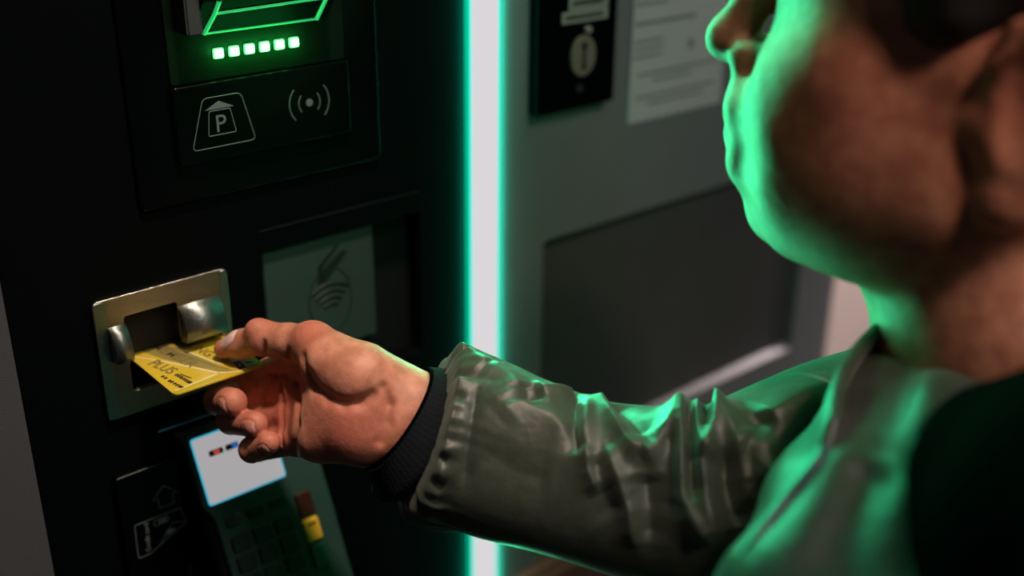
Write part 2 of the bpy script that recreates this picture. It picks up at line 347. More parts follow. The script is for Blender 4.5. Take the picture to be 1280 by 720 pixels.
# ---- lock panel with keyhole and two label strips
lp = empty('lock_panel', (0.3, 0, 1.3)); lp.parent = pm; lp.matrix_parent_inverse = pm.matrix_world.inverted()
plate('lock_plate', [rrect(263.5, 337, 1243, 1430, 1.5)], -9, 0, BLACKG, lp, 0.8)
LY = -9.3
plate('escutcheon', [arc(304, 1279.5, 11.5, 0, 350, 36, 1.0, 1.22)], LY - 2, LY + 0.3, BRASS, lp, 0.4)
plate('keyhole', [[(302.2, 1270.5), (305.8, 1270.5), (305.8, 1273), (305, 1275), (305, 1284)] + arc(304, 1286.5, 2.6, -70, 250, 10) + [(303, 1284), (303, 1275), (302.2, 1273)]], LY - 2.6, LY - 1.9, BLACKM, lp)
plate('pivot_screw', [arc(307.5, 1297, 2.4, 0, 340, 16)], LY - 3.2, LY + 0.3, mat('bright_screw', (0.8, 0.78, 0.75), 0.25, metal=0.6, noise=0.1), lp, 0.5)
TAPE = mat('label_tape', (0.38, 0.40, 0.37), 0.5, noise=0.1)
for (x0, x1, z0, z1) in ((284.5, 327, 1302.5, 1310.2), (290.5, 327, 1311.0, 1319.5)):
    t = plate('label_tape', [rrect(x0, x1, z0, z1, 0.4)], LY - 0.2, LY + 0.3, TAPE, lp)
    x = x0 + 3
    while x < x1 - 4:
        wd = random.uniform(1.4, 2.6)
        o = box('printed_mark', x, x + wd, LY - 0.5, LY - 0.1, (z0 + z1) / 2 - 1.9, (z0 + z1) / 2 + 1.6, NFCP, None, 0)
        o.parent = lp; o.matrix_parent_inverse = lp.matrix_world.inverted(); x += wd + 0.8
plate('small_emblem', [arc(303, 1257, 3, 0, 340, 14)], LY - 0.1, LY + 0.2, mat('faint_emblem', (0.03, 0.035, 0.04), 0.5, noise=0.2), lp)

# ------------------------------------------------------------------ paper notice
pn = empty('paper_notice', (0.41, -0.001, 1.22))
tag(pn, 'grey printed paper notice with lines of small text beside the black lock panel', 'notice')
plate('sheet', [rrect(361, 466, 1219, 1372, 0.8)], -1.6, -0.4, PAPER, pn)
def prow(z, spans, h=2.0):
    for a, b in spans: box('text_line', 361 + a, 361 + b, -1.9, -1.5, z - h / 2, z + h / 2, PAPERT, pn, 0)
prow(1232, [(20, 82)]); prow(1237.5, [(7, 95)]); prow(1249, [(24, 66)]); prow(1254.5, [(8, 96)])
prow(1268, [(2, 33)]); prow(1273.5, [(2, 33)]); prow(1279, [(2, 33)]); prow(1271, [(62, 67)], 7)
prow(1292, [(2, 68)], 2.6); prow(1306, [(2, 36)]); prow(1311.5, [(2, 36)]); prow(1317, [(2, 36)]); prow(1312, [(66, 72)], 9); prow(1324, [(2, 40)])
prow(1336, [(2, 70)], 2.6); prow(1346, [(2, 38)]); prow(1352, [(2, 60)])

# ------------------------------------------------------------------ bank card in the slot
bc = empty('bank_card', (0, -0.01, 1.15))
tag(bc, 'yellow bank card half pushed into the steel card slot', 'bank card')
FLAT = Matrix(((1, 0, 0, 0), (0, 1, 0, 0), (0, 0, 1, 0), (0, 0, 0, 1)))
UPR = Matrix(((1, 0, 0, 0), (0, 0, 1, 0), (0, -1, 0, 0), (0, 0, 0, 1)))     # XZ plate -> lies flat: z becomes y
def flat(name, loops, z0, z1, m, parent):
    # loops in (x, y) mm
    o = plate(name, loops, -(z1 - z0) / 2, (z1 - z0) / 2, m, parent, 0)
    o.data.transform(Matrix.Translation((0, 0, (z0 + z1) / 2000)) @ Matrix(((1, 0, 0, 0), (0, 0, 1, 0), (0, -1, 0, 0), (0, 0, 0, 1))))
    return o
CY = mat('card_yellow', (0.66, 0.46, 0.035), 0.32, noise=0.3, nscale=35, coat=0.3)
CG = mat('card_olive_swoosh', (0.30, 0.24, 0.06), 0.35, noise=0.45, nscale=60)
CW = mat('card_pale_line', (0.80, 0.70, 0.38), 0.35, noise=0.1)
CB = mat('card_lower_band', (0.50, 0.40, 0.02), 0.32, noise=0.2)
CT = mat('card_letter', (0.20, 0.15, 0.06), 0.4, noise=0.25, nscale=200)
CK = mat('card_black_print', (0.02, 0.018, 0.012), 0.4, noise=0.1)
flat('card_body', [rrect(-27, 27, -49, 36.6, 3.2)], 1150, 1150.8, CY, bc)
Z1 = 1150.8
def band(name, pts, wds, z, m):
    L, Rr = [], []
    for i, p in enumerate(pts):
        a = np.array(pts[max(i - 1, 0)], float); b = np.array(pts[min(i + 1, len(pts) - 1)], float); d = (b - a) / np.linalg.norm(b - a)
        nn = np.array([-d[1], d[0]]); q = np.array(p, float); L.append(tuple(q + nn * wds[i] / 2)); Rr.append(tuple(q - nn * wds[i] / 2))
    return flat(name, [L + Rr[::-1]], z, z + 0.06, m, bc)
band('olive_swoosh', [(-20, 34), (-13, 14), (-7, -4), (0, -24), (5, -38), (11, -46)], [12, 13, 14, 9, 5, 1.5], Z1, CG)
band('pale_line', [(-26, 8), (-17.2, -5.4), (-9.5, -19.2), (2.4, -41.4), (12.3, -46.6), (20, -47.6)], [0.8, 1.2, 1.2, 1.3, 0.9, 0.6], Z1 + 0.08, CW)
band('pale_line', [(2.4, -41.4), (-12, -43.6), (-24.8, -45)], [1.2, 1.0, 0.8], Z1 + 0.08, CW)
band('dark_line', [(-9, 30), (-4.2, -3.3), (3.5, -28.8), (9, -40)], [1.4, 1.2, 1.0, 0.6], Z1 + 0.08, CT)
band('pale_line', [(-4, 30), (0, -3.3), (7, -28.8), (13, -41)], [0.8, 1.2, 1.0, 0.5], Z1 + 0.08, CW)
band('lower_band', [(-26.5, -46.6), (-12, -46.0), (2.0, -44.8)], [3.2, 3.4, 2.0], Z1 + 0.02, CB)
def ctext(body, x, y, size, ang, m, name='card_lettering', sx=1.0):
    # baseline runs outwards (-Y) with the letter tops towards +X
    rot = Matrix.Rotation(math.radians(-90 + ang), 4, 'Z')
    return text(name, body, size, Matrix.Translation((x / 1000, y / 1000, (Z1 + 0.2) / 1000)) @ rot @ Matrix.Diagonal((sx, 1, 1, 1)), m, bc, thick=0.03, bold=0.12)
ctext('MEMBER', -13.0, 11.5, 9.6, 10, CT, sx=1.05)
ctext('YOUNG', 1.0, 12.0, 9.0, 10, CT, sx=1.0)
ctext('PLUS', -23.0, -6.5, 10.0, 12, CT, sx=0.9)
for i, y in enumerate((-29.5, -31.7, -33.9, -36.1, -38.3, -40.5, -42.3)):
    flat('embossed_digit', [rrect(-17.3 + i * 0.25, -15.0 + i * 0.25, y, y + 1.3, 0.3)], Z1, Z1 + 0.35, CK, bc)
for i, y in enumerate((-26.5, -29.2, -33.5, -35.6, -38.2, -40.4, -42.6, -44.4)):
    flat('embossed_digit', [rrect(-23.8 + i * 0.33, -21.8 + i * 0.33, y, y + 1.3, 0.3)], Z1, Z1 + 0.35, CK, bc)
band('printed_rule', [(-14.2, -29), (-11.8, -37.6)], [0.8, 0.8], Z1 + 0.1, CK)
flat('blue_logo', [[(14.4, -35.3), (18.2, -34.9), (17.2, -45.0), (13.0, -45.1)]], Z1 + 0.1, Z1 + 0.2, mat('card_logo_blue', (0.015, 0.03, 0.11), 0.35, noise=0.1), bc)
flat('logo_star', [[(15.2, -42.0), (16.6, -41.2), (15.9, -39.2), (15.4, -40.6), (14.4, -40.9)]], Z1 + 0.2, Z1 + 0.3, CW, bc)
flat('white_logo', [[(18.6, -37.0), (24.6, -39.5), (24.2, -44.6), (18.0, -44.0)]], Z1 + 0.1, Z1 + 0.2, mat('card_logo_white', (0.62, 0.6, 0.62), 0.35, noise=0.2), bc)
flat('logo_stroke', [[(20, -38.5), (23.6, -41.0), (23.2, -42.4), (19.6, -40.4)]], Z1 + 0.2, Z1 + 0.3, CK, bc)

#PERSON
# ------------------------------------------------------------------ implicit-surface modelling (one continuous surface per figure part)
class Field:
    def __init__(s, lo, hi, h):
        s.h = h; s.lo = np.array(lo, float); n = np.ceil((np.array(hi) - s.lo) / h).astype(int) + 1
        s.ax = [s.lo[i] + h * np.arange(n[i]) for i in range(3)]
        s.d = np.full(n, 0.05, np.float32)
    def sub(s, lo, hi):
        i0 = np.maximum(np.floor((np.array(lo) - s.lo) / s.h).astype(int), 0); i1 = np.minimum(np.ceil((np.array(hi) - s.lo) / s.h).astype(int) + 1, s.d.shape)
        if np.any(i1 <= i0): return None, None
        sl = tuple(slice(a, b) for a, b in zip(i0, i1))
        g = np.meshgrid(*[s.ax[k][sl[k]] for k in range(3)], indexing='ij', sparse=True)
        return sl, g
    def cone_d(s, g, a, b, ra, rb):
        a = np.array(a, float); b = np.array(b, float); ab = b - a; L2 = ab @ ab + 1e-12
        px, py, pz = g[0] - a[0], g[1] - a[1], g[2] - a[2]
        t = np.clip((px * ab[0] + py * ab[1] + pz * ab[2]) / L2, 0, 1)
        return np.sqrt((px - t * ab[0]) ** 2 + (py - t * ab[1]) ** 2 + (pz - t * ab[2]) ** 2) - (ra + (rb - ra) * t)
    def ell_d(s, g, c, r, R):
        p = [g[i] - c[i] for i in range(3)]
        q = [sum(R[i][j] * p[j] for j in range(3)) for i in range(3)] if R is not None else p
        k0 = np.sqrt(sum((q[i] / r[i]) ** 2 for i in range(3))); k1 = np.sqrt(sum((q[i] / r[i] ** 2) ** 2 for i in range(3))) + 1e-9
        return k0 * (k0 - 1) / k1
    def comb(s, sl, d, k, cut):
        a = s.d[sl]
        if cut:
            d = -d; h = np.clip(0.5 - 0.5 * (a - d) / k, 0, 1) if False else np.maximum(k - np.abs(a - d), 0) / k
            s.d[sl] = np.maximum(a, d) + h * h * k * 0.25
        else:
            h = np.maximum(k - np.abs(a - d), 0) / k
            s.d[sl] = np.minimum(a, d) - h * h * k * 0.25
    def cone(s, a, b, ra, rb=None, k=0.004, cut=False):
        rb = ra if rb is None else rb; a = np.array(a); b = np.array(b); m = max(ra, rb) + 3 * k + 0.012
        sl, g = s.sub(np.minimum(a, b) - m, np.maximum(a, b) + m)
        if sl: s.comb(sl, s.cone_d(g, a, b, ra, rb).astype(np.float32), k, cut)
    def chain(s, pts, rs, k=0.004, cut=False):
        """one limb: its segments joined without swelling at the joints, then blended in"""
        pts = [np.array(p, float) for p in pts]; m = max(rs) + 3 * k + 0.012
        sl, g = s.sub(np.min(pts, 0) - m, np.max(pts, 0) + m)
        if not sl: return
        d = None
        for i in range(len(pts) - 1):
            e = s.cone_d(g, pts[i], pts[i + 1], rs[i], rs[i + 1])
            if d is None: d = e
            else:
                kk = 0.003; h = np.maximum(kk - np.abs(d - e), 0) / kk; d = np.minimum(d, e) - h * h * kk * 0.25
        s.comb(sl, d.astype(np.float32), k, cut)
    def ell(s, c, r, R=None, k=0.004, cut=False):
        m = max(r) + 3 * k + 0.012; c = np.array(c, float)
        sl, g = s.sub(c - m, c + m)
        if sl: s.comb(sl, s.ell_d(g, c, r, R).astype(np.float32), k, cut)
    def mesh(s):
        d = s.d; neg = d < 0
        nx, ny, nz = [n - 1 for n in d.shape]
        cs = np.zeros((nx, ny, nz), np.int8)
        for i in (0, 1):
            for j in (0, 1):
                for k in (0, 1): cs += neg[i:i + nx, j:j + ny, k:k + nz]
        act = (cs > 0) & (cs < 8); idx = np.argwhere(act); vid = np.full((nx, ny, nz), -1, np.int64); vid[act] = np.arange(len(idx))
        acc = np.zeros((len(idx), 3)); cnt = np.zeros(len(idx))
        I, J, K = idx.T
        corners = [(i, j, k) for i in (0, 1) for j in (0, 1) for k in (0, 1)]
        val = {c: d[I + c[0], J + c[1], K + c[2]] for c in corners}
        for c in corners:
            for ax in range(3):
                if c[ax] == 0:
                    e = list(c); e[ax] = 1; e = tuple(e); a, b = val[c], val[e]; cr = (a < 0) != (b < 0)
                    t = np.where(cr, a / np.where(cr, a - b, 1), 0)
                    p = np.tile(np.array(c, float), (len(idx), 1)); p[:, ax] = t
                    acc[cr] += p[cr]; cnt[cr] += 1
        V = s.lo + (idx + acc / cnt[:, None]) * s.h
        Q = []
        for ax in range(3):
            b1, b2 = [(1, 2), (2, 0), (0, 1)][ax]
            sl0 = [slice(None)] * 3; sl1 = [slice(None)] * 3; sl0[ax] = slice(0, -1); sl1[ax] = slice(1, None)
            n0, n1 = neg[tuple(sl0)], neg[tuple(sl1)]
            for flip, msk in ((False, n0 & ~n1), (True, ~n0 & n1)):
                e = np.argwhere(msk)
                e = e[(e[:, b1] > 0) & (e[:, b2] > 0) & (e[:, b1] < d.shape[b1] - 1) & (e[:, b2] < d.shape[b2] - 1)]
                o1 = np.zeros(3, int); o1[b1] = 1; o2 = np.zeros(3, int); o2[b2] = 1
                q = np.stack([vid[tuple((e - o1 - o2).T)], vid[tuple((e - o2).T)], vid[tuple(e.T)], vid[tuple((e - o1).T)]], 1)
                Q.append(q[:, ::-1] if flip else q)
        Q = np.concatenate(Q); return V, Q[(Q >= 0).all(1)]
def smooth_verts(V, Q, it=2, lam=0.5):
    E = np.concatenate([Q[:, [0, 1]], Q[:, [1, 2]], Q[:, [2, 3]], Q[:, [3, 0]]])
    for _ in range(it):
        A = np.zeros_like(V); c = np.zeros(len(V))
        for i in range(3): A[:, i] = np.bincount(E[:, 0], V[E[:, 1], i], len(V)) + np.bincount(E[:, 1], V[E[:, 0], i], len(V))
        c = np.bincount(E[:, 0], minlength=len(V)) + np.bincount(E[:, 1], minlength=len(V))
        V = V + lam * (A / np.maximum(c, 1)[:, None] - V)
    return V
def np_mesh(name, V, Q, m, parent, attrs=None, smooth=True):
    me = bpy.data.meshes.new(name); me.vertices.add(len(V)); me.vertices.foreach_set('co', np.asarray(V, np.float32).ravel())
    me.loops.add(Q.size); me.loops.foreach_set('vertex_index', Q.astype(np.int32).ravel())
    me.polygons.add(len(Q)); me.polygons.foreach_set('loop_start', np.arange(0, Q.size, Q.shape[1], dtype=np.int32))
    me.update(calc_edges=True); me.validate()
    for k, a in (attrs or {}).items():
        at_ = me.attributes.new(k, 'FLOAT', 'POINT'); at_.data.foreach_set('value', np.asarray(a, np.float32))
    return link(name, me, m, parent, smooth)
def seg_dist(V, a, b):
    a = np.array(a); b = np.array(b); ab = b - a; t = np.clip(((V - a) @ ab) / (ab @ ab), 0, 1); return np.linalg.norm(V - a - t[:, None] * ab, axis=1)
def poly_dist(V, pts): return np.min([seg_dist(V, pts[i], pts[i + 1]) for i in range(len(pts) - 1)], 0)

# skin: tone, redness, nails, lips driven by attributes of the surface itself
def skin_material():
    m = bpy.data.materials.new('skin'); m.use_nodes = True; nt = m.node_tree; n = nt.nodes; l = nt.links; b = n['Principled BSDF']
    tc = n.new('ShaderNodeTexCoord')
    def attr(k):
        a = n.new('ShaderNodeAttribute'); a.attribute_name = k; return a.outputs['Fac']
    def mixc(fac, A, B):
        x = n.new('ShaderNodeMix'); x.data_type = 'RGBA'
        if isinstance(fac, float): x.inputs[0].default_value = fac
        else: l.new(fac, x.inputs[0])
        for s_, v in ((6, A), (7, B)):
            if isinstance(v, tuple): x.inputs[s_].default_value = (*v, 1)
            else: l.new(v, x.inputs[s_])
        return x.outputs[2]
    t = n.new('ShaderNodeTexNoise'); t.inputs['Scale'].default_value = 120; t.inputs['Detail'].default_value = 8; l.new(tc.outputs['Object'], t.inputs['Vector'])
    mr = n.new('ShaderNodeMapRange'); mr.inputs[1].default_value = 0.36; mr.inputs[2].default_value = 0.64; l.new(t.outputs[0], mr.inputs[0])
    c = mixc(mr.outputs[0], (0.48, 0.185, 0.115), (0.66, 0.29, 0.19))
    c = mixc(attr('red'), c, (0.50, 0.12, 0.08))
    c = mixc(attr('crease'), c, (0.26, 0.085, 0.055))
    c = mixc(attr('lip'), c, (0.45, 0.12, 0.11))
    c = mixc(attr('nail'), c, (0.80, 0.54, 0.52))
    c = mixc(attr('naileg'), c, (0.72, 0.62, 0.54))
    c = mixc(attr('eye'), c, (0.75, 0.75, 0.75)); c = mixc(attr('iris'), c, (0.03, 0.02, 0.015)); c = mixc(attr('brow'), c, (0.03, 0.022, 0.016))
    l.new(c, b.inputs['Base Color'])
    b.inputs['Subsurface Weight'].default_value = 0.25; b.inputs['Subsurface Radius'].default_value = (1.0, 0.3, 0.15); b.inputs['Subsurface Scale'].default_value = 0.0035
    r = n.new('ShaderNodeMath'); r.operation = 'MULTIPLY_ADD'; l.new(attr('nail'), r.inputs[0]); r.inputs[1].default_value = -0.22; r.inputs[2].default_value = 0.50; l.new(r.outputs[0], b.inputs['Roughness'])
    b.inputs['Specular IOR Level'].default_value = 0.4
    v = n.new('ShaderNodeTexVoronoi'); v.feature = 'DISTANCE_TO_EDGE'; v.inputs['Scale'].default_value = 900; l.new(tc.outputs['Object'], v.inputs['Vector'])
    t2 = n.new('ShaderNodeTexNoise'); t2.inputs['Scale'].default_value = 260; t2.inputs['Detail'].default_value = 4; l.new(tc.outputs['Object'], t2.inputs['Vector'])
    ad = n.new('ShaderNodeMath'); ad.operation = 'MULTIPLY_ADD'; l.new(v.outputs[0], ad.inputs[0]); ad.inputs[1].default_value = 0.5; l.new(t2.outputs[0], ad.inputs[2])
    bp = n.new('ShaderNodeBump'); bp.inputs['Strength'].default_value = 0.55; bp.inputs['Distance'].default_value = 0.0006; l.new(ad.outputs[0], bp.inputs['Height']); l.new(bp.outputs[0], b.inputs['Normal'])
    return m
SKIN = skin_material()

person = empty('person', at(1230, 420, 0.47))
person.location = Vector((*at(1230, 420, 0.47)[:2], 0.0))
tag(person, 'person in a dark green rain jacket holding out a yellow bank card', 'person')

# ---------------------------------------------------------------- right hand (metres; joints given as view position and depth)
MM = 0.001
thumb = [at(280, 436, 0.640), at(301, 430, 0.634), at(330, 423, 0.624), at(394, 432, 0.609), at(470, 482, 0.602)]
idx = [at(384, 452, 0.626), at(338, 466, 0.650), at(305, 480, 0.660), at(282, 474, 0.654)]
midf = [at(372, 486, 0.630), at(300, 492, 0.665), at(274, 500, 0.642), at(291, 503, 0.621)]
ring = [at(370, 520, 0.628), at(306, 524, 0.658), at(289, 525, 0.636), at(319, 530.5, 0.616)]
pink = [at(372, 548, 0.620), at(322, 560, 0.640), at(315, 562, 0.626), at(337, 553, 0.613)]
wrist = at(492, 516, 0.604)
wr_up, wr_dn = at(495, 492, 0.604), at(482, 540, 0.604)
fa_up, fa_dn = at(590, 530, 0.598), at(575, 575, 0.598)
allp = np.array(thumb + idx + midf + ring + pink + [wr_up, wr_dn, fa_up, fa_dn])
hf = Field(allp.min(0) - 0.035, allp.max(0) + 0.035, 0.0008)
K = 0.006
# wrist and forearm: two bones side by side
hf.chain([fa_up, wr_up], [20 * MM, 15.5 * MM], 0.010); hf.chain([fa_dn, wr_dn], [20 * MM, 15.0 * MM], 0.010); hf.chain([at(585, 552, .598), wrist], [22 * MM, 16 * MM], 0.010)
# metacarpals (back half of the palm)
for a, b, ra, rb in ((at(482, 492, .606), idx[0], 15, 10.5), (at(482, 504, .607), midf[0], 15, 10.2), (at(478, 524, .607), ring[0], 14.5, 9.8), (at(470, 538, .605), pink[0], 14, 9.4)):
    hf.chain([a, b], [ra * MM, rb * MM], 0.009)
hf.chain([at(430, 500, .606), at(400, 510, .612)], [14 * MM, 12 * MM], 0.010)
# heel of the hand: thumb mound and little-finger mound
hf.chain([at(484, 491, .600), at(450, 471, .5945), at(410, 450, .600)], [13 * MM, 18 * MM, 15 * MM], 0.012)
hf.chain([at(480, 536, .602), at(440, 540, .597), at(400, 545, .605)], [13 * MM, 14.0 * MM, 12.0 * MM], 0.016)
# thumb
hf.chain([thumb[4], thumb[3]], [13 * MM, 10.6 * MM], 0.008)
hf.chain([thumb[3], at(362, 427, 0.616), thumb[2]], [11.2 * MM, 9.6 * MM, 9.6 * MM], 0.004)
hf.chain([thumb[2], thumb[1], thumb[0]], [9.2 * MM, 7.8 * MM, 5.6 * MM], 0.003)
hf.ell(at(321, 412, .621), (6 * MM, 6 * MM, 6 * MM), None, 0.004)
hf.ell(at(388, 420, .607), (8.5 * MM, 8 * MM, 7 * MM), None, 0.006)
hf.chain([at(492, 508, .602), at(455, 515, .600), at(420, 508, .604)], [14 * MM, 13 * MM, 12 * MM], 0.014)
hf.chain([at(510, 535, .602), at(470, 535, .601)], [15 * MM, 13.5 * MM], 0.014)
# fingers
for fg, r in ((idx, (9.4, 8.8, 7.6, 6.2)), (midf, (9.4, 9.2, 8.6, 7.9)), (ring, (9.0, 8.8, 8.0, 7.0)), (pink, (8.6, 7.6, 7.2, 6.2))):
    hf.chain(fg[:2], [r[0] * MM, r[1] * MM], 0.0035); hf.chain(fg[1:3], [r[1] * MM, r[2] * MM], 0.0014); hf.chain(fg[2:], [r[2] * MM, r[3] * MM], 0.0014)
# creases (toward the viewer's side of the palm)
def surf(x, y): return None
CREASES = []
def crease(pts, r=0.8, k=0.0022):
    """pts (x, y): pressed into whatever surface of the hand faces that way"""
    out = []
    for x, y in pts:
        dd = np.arange(0.56, 0.67, 0.0006); q = np.array([at(x, y, t) for t in dd]); ii = np.round((q - hf.lo) / hf.h).astype(int)
        ok = ((ii >= 0) & (ii < hf.d.shape)).all(1); v = np.full(len(dd), 1.0); v[ok] = hf.d[tuple(ii[ok].T)]
        w_ = np.argmax(v < 0)
        if v[w_] < 0: out.append(at(x, y, dd[w_] + 0.0002))
    if len(out) > 1: CREASES.append((out, r, k))
thenar = [(388, 437), (362 + 0, 457), (376, 474), (393, 490), (411, 499), (430, 502), (454, 496), (475, 484)]
crease([(378, 447), (384, 468), (394, 484), (409, 497), (429, 505), (449, 503), (466, 494)], 0.6, 0.006)
crease([(371, 480), (372, 505), (371, 530), (368, 556), (366, 571)], 1.6, 0.003)
crease([(352, 478), (352, 505), (352, 535), (354, 560)], 0.7, 0.003)
crease([(330, 428), (330, 435), (331, 442)], 0.6, 0.003)
crease([(361, 437), (360, 447)], 0.6, 0.003)
crease([(480, 484), (486, 506), (483, 530), (476, 552)], 0.5, 0.005)
crease([(332, 466), (346, 469), (358, 468)], 0.8, 0.002)
crease([(329, 462), (331, 480), (329, 500)], 1.4, 0.003)
for pts, r, k in CREASES: hf.chain(pts, [r * MM] * len(pts), k, cut=True)
# nail beds
def nail_frame(tip, prev, out):
    a = tip - prev; a /= np.linalg.norm(a); o = np.array(out, float) - (np.array(out) @ a) * a; o /= np.linalg.norm(o); s_ = np.cross(a, o); return a, o, s_
toC = -CF
NAILS = []
def nail(tip, prev, out, L, W, r, back=0.2):
    a, o, s_ = nail_frame(tip, prev, out); c = tip - a * back * L + o * r * 0.80
    NAILS.append((c, a, o, s_, L, W))
nail(thumb[0], thumb[2], toC * 0.75 + CU * 0.75, 13.5 * MM, 11 * MM, 7.4 * MM, 0.72)
nail(midf[3], midf[2], -CR * 1.0 - toC * 0.25 - CU * .25, 10 * MM, 10 * MM, 7.9 * MM, 0.0)
nail(ring[3], ring[2], -CR * 0.75 + toC * 0.30 - CU * .2, 9.5 * MM, 9 * MM, 7.0 * MM, -0.1)
nail(pink[3], pink[2], -CR * 0.55 + toC * 0.5 - CU * .7, 8 * MM, 7.0 * MM, 6.2 * MM, 0.1)
nail(idx[3], idx[2], -CU + toC * .3, 9.5 * MM, 8.5 * MM, 6.2 * MM, 0.1)
HV, HQ = hf.mesh(); HV = smooth_verts(HV, HQ, 2, 0.5)
A_nail = np.zeros(len(HV)); A_edge = np.zeros(len(HV)); A_crease = np.zeros(len(HV)); A_red = np.zeros(len(HV))
sst = lambda x, a, b: np.clip((x - a) / (b - a), 0, 1) ** 2 * (3 - 2 * np.clip((x - a) / (b - a), 0, 1))
for c, a, o, s_, L, W in NAILS:
    q = HV - c; u, v, t_ = q @ a, q @ s_, q @ o
    rr = ((np.abs(u) / (L / 2)) ** 3 + (np.abs(v) / (W / 2)) ** 3) ** (1 / 3)
    inn = (t_ > -4.5 * MM) & (t_ < 5 * MM)
    NW = 1.0 if L > 12 * MM else 0.10; A_nail = np.maximum(A_nail, NW * np.where(inn, 1 - sst(rr, 0.88, 1.0), 0)); A_crease = np.maximum(A_crease, np.where(inn, (0.55 if L > 12 * MM else 0.2) * np.exp(-((rr - 1.03) / 0.07) ** 2), 0)); A_edge = np.maximum(A_edge, np.where(inn & (rr < 1.0), (0.9 if L > 12 * MM else 0.45) * sst(u / (L / 2), 0.82, 0.92), 0))
    HV = HV - np.outer(np.where(inn, 0.5 * MM * np.exp(-((rr - 1.02) / 0.09) ** 2), 0), o)
for pts, r, k in CREASES: A_crease = np.maximum(A_crease, (1 - sst(poly_dist(HV, np.array(pts)), 0.2 * MM, 2.0 * MM)) * min(1, 0.35 + 0.3 * r))
for p_, rr_ in ((thumb[2] + CU * .008, 14), (thumb[0], 11), (midf[3], 13), (ring[3], 12), (pink[3], 12), (idx[0], 16), (at(432, 545, .585), 24), (at(387, 412, .6), 14), (at(350, 500, .62), 24)):
    A_red = np.maximum(A_red, 0.75 * np.exp(-(np.linalg.norm(HV - p_, axis=1) / (rr_ * MM)) ** 2))

# ---------------------------------------------------------------- head and neck
HA, HP, HRL, HS = math.radians(112), math.radians(2), math.radians(4), 1.10
hfv = np.array([math.cos(HA) * math.cos(HP), math.sin(HA) * math.cos(HP), math.sin(HP)])
hlv = np.array([-math.sin(HA), math.cos(HA), 0.0]); huv = np.cross(hfv, hlv); hlv = math.cos(HRL) * hlv + math.sin(HRL) * huv; huv = np.cross(hfv, hlv)
TRG = at(1245, 100, 0.435)
HO = TRG - hlv * 0.068 * HS
def H(x, y, z): return HO + HS * (hfv * x + hlv * y + huv * z)
HR = np.array([hfv, hlv, huv])
NB = at(1275, 480, 0.465) - hlv * 0.055          # base of the neck
pp = np.array([H(.14, .1, .17), H(-.13, -.1, -.12), H(.14, -.1, -.12), H(-.13, .1, .17), NB - 0.07, NB + 0.06])
ff = Field(pp.min(0) - 0.03, pp.max(0) + 0.03, 0.0022)
def E(c, r, k=0.012, cut=False): ff.ell(H(*c), [HS * q for q in r], HR, k, cut)
def Cn(a, b, ra, rb, k=0.012, cut=False): ff.cone(H(*a), H(*b), HS * ra, HS * rb, k, cut)
E((-.008, 0, .055), (.098, .073, .083), 0.01)
E((.030, 0, .030), (.066, .062, .085), 0.02)
E((.045, 0, -.030), (.050, .046, .055), 0.02)
for s in (1, -1):
    Cn((.050, s * .040, -.008), (.072, s * .028, -.018), .026, .020, 0.02)      # cheek
    Cn((.012, s * .050, -.045), (.066, s * .020, -.078), .018, .016, 0.02)      # jaw
    Cn((.006, s * .054, -.005), (.012, s * .050, -.045), .018, .018, 0.02)
    Cn((.083, s * .030, .050), (.092, s * .010, .052), .010, .010, 0.012)       # brow
    E((.082, s * .032, .034), (.016, .016, .011), 0.008, True)                  # eye socket
    E((.076, s * .032, .034), (.0125, .0135, .0115), 0.003)                      # eyeball
    E((.100, s * .0125, -.013), (.011, .008, .0075), 0.004)                     # nostril wing
    E((.104, s * .007, -.0195), (.005, .003, .003), 0.002, True)
Cn((.094, 0, .040), (.112, 0, -.004), .008, .0095, 0.008)
E((.116, 0, -.009), (.0095, .0105, .0095), 0.008)
E((.099, 0, -.032), (.012, .024, .018), 0.010)
for s in (1, -1): E((.044, s * .034, -.030), (.040, .030, .040), 0.02)
for s in (1, -1):
    Cn((.1075, 0, -.0385), (.096, s * .019, -.0420), .0046, .0028, 0.006)
    Cn((.1045, 0, -.0495), (.094, s * .018, -.0460), .0052, .0030, 0.008)
    Cn((.1135, 0, -.0438), (.097, s * .021, -.0442), .0012, .0010, 0.003, True)
E((.097, 0, -.0570), (.0095, .020, .013), 0.008)
for s in (1, -1): Cn((.070, s * .032, -.034), (.094, s * .016, -.036), .018, .011, 0.012); Cn((.068, s * .030, -.060), (.090, s * .014, -.058), .016, .011, 0.012)
for s in (1, -1): E((.040, s * .034, -.052), (.040, .027, .040), 0.02); E((.012, s * .042, -.050), (.032, .020, .034), 0.03)
E((.080, 0, -.079), (.016, .019, .016), 0.016)
EX, EZ = -.002, -.016
for s in (1, -1):     # ears
    def eE(c, r, k, cut=False): E((c[0] + EX, c[1], c[2] + EZ), r, k, cut)
    def eC(a, b, ra, rb, k): Cn((a[0] + EX, a[1], a[2] + EZ), (b[0] + EX, b[1], b[2] + EZ), ra, rb, k)
    eC((-.016, s * .072, .030), (-.004, s * .073, .033), .008, .006, 0.004)
    eE((-.012, s * .074, .006), (.017, .0085, .031), 0.006)
    eE((-.010, s * .083, .008), (.009, .006, .018), 0.005, True)
    eC((-.026, s * .079, .022), (-.010, s * .080, .037), .0042, .0042, 0.003)
    eC((-.026, s * .079, .022), (-.024, s * .077, -.004), .0042, .0036, 0.003)
    eC((-.010, s * .080, .037), (.003, s * .076, .022), .0042, .0036, 0.003)
    eE((-.008, s * .074, -.024), (.0085, .006, .0095), 0.004)
    eE((.004, s * .071, .000), (.006, .006, .008), 0.004)
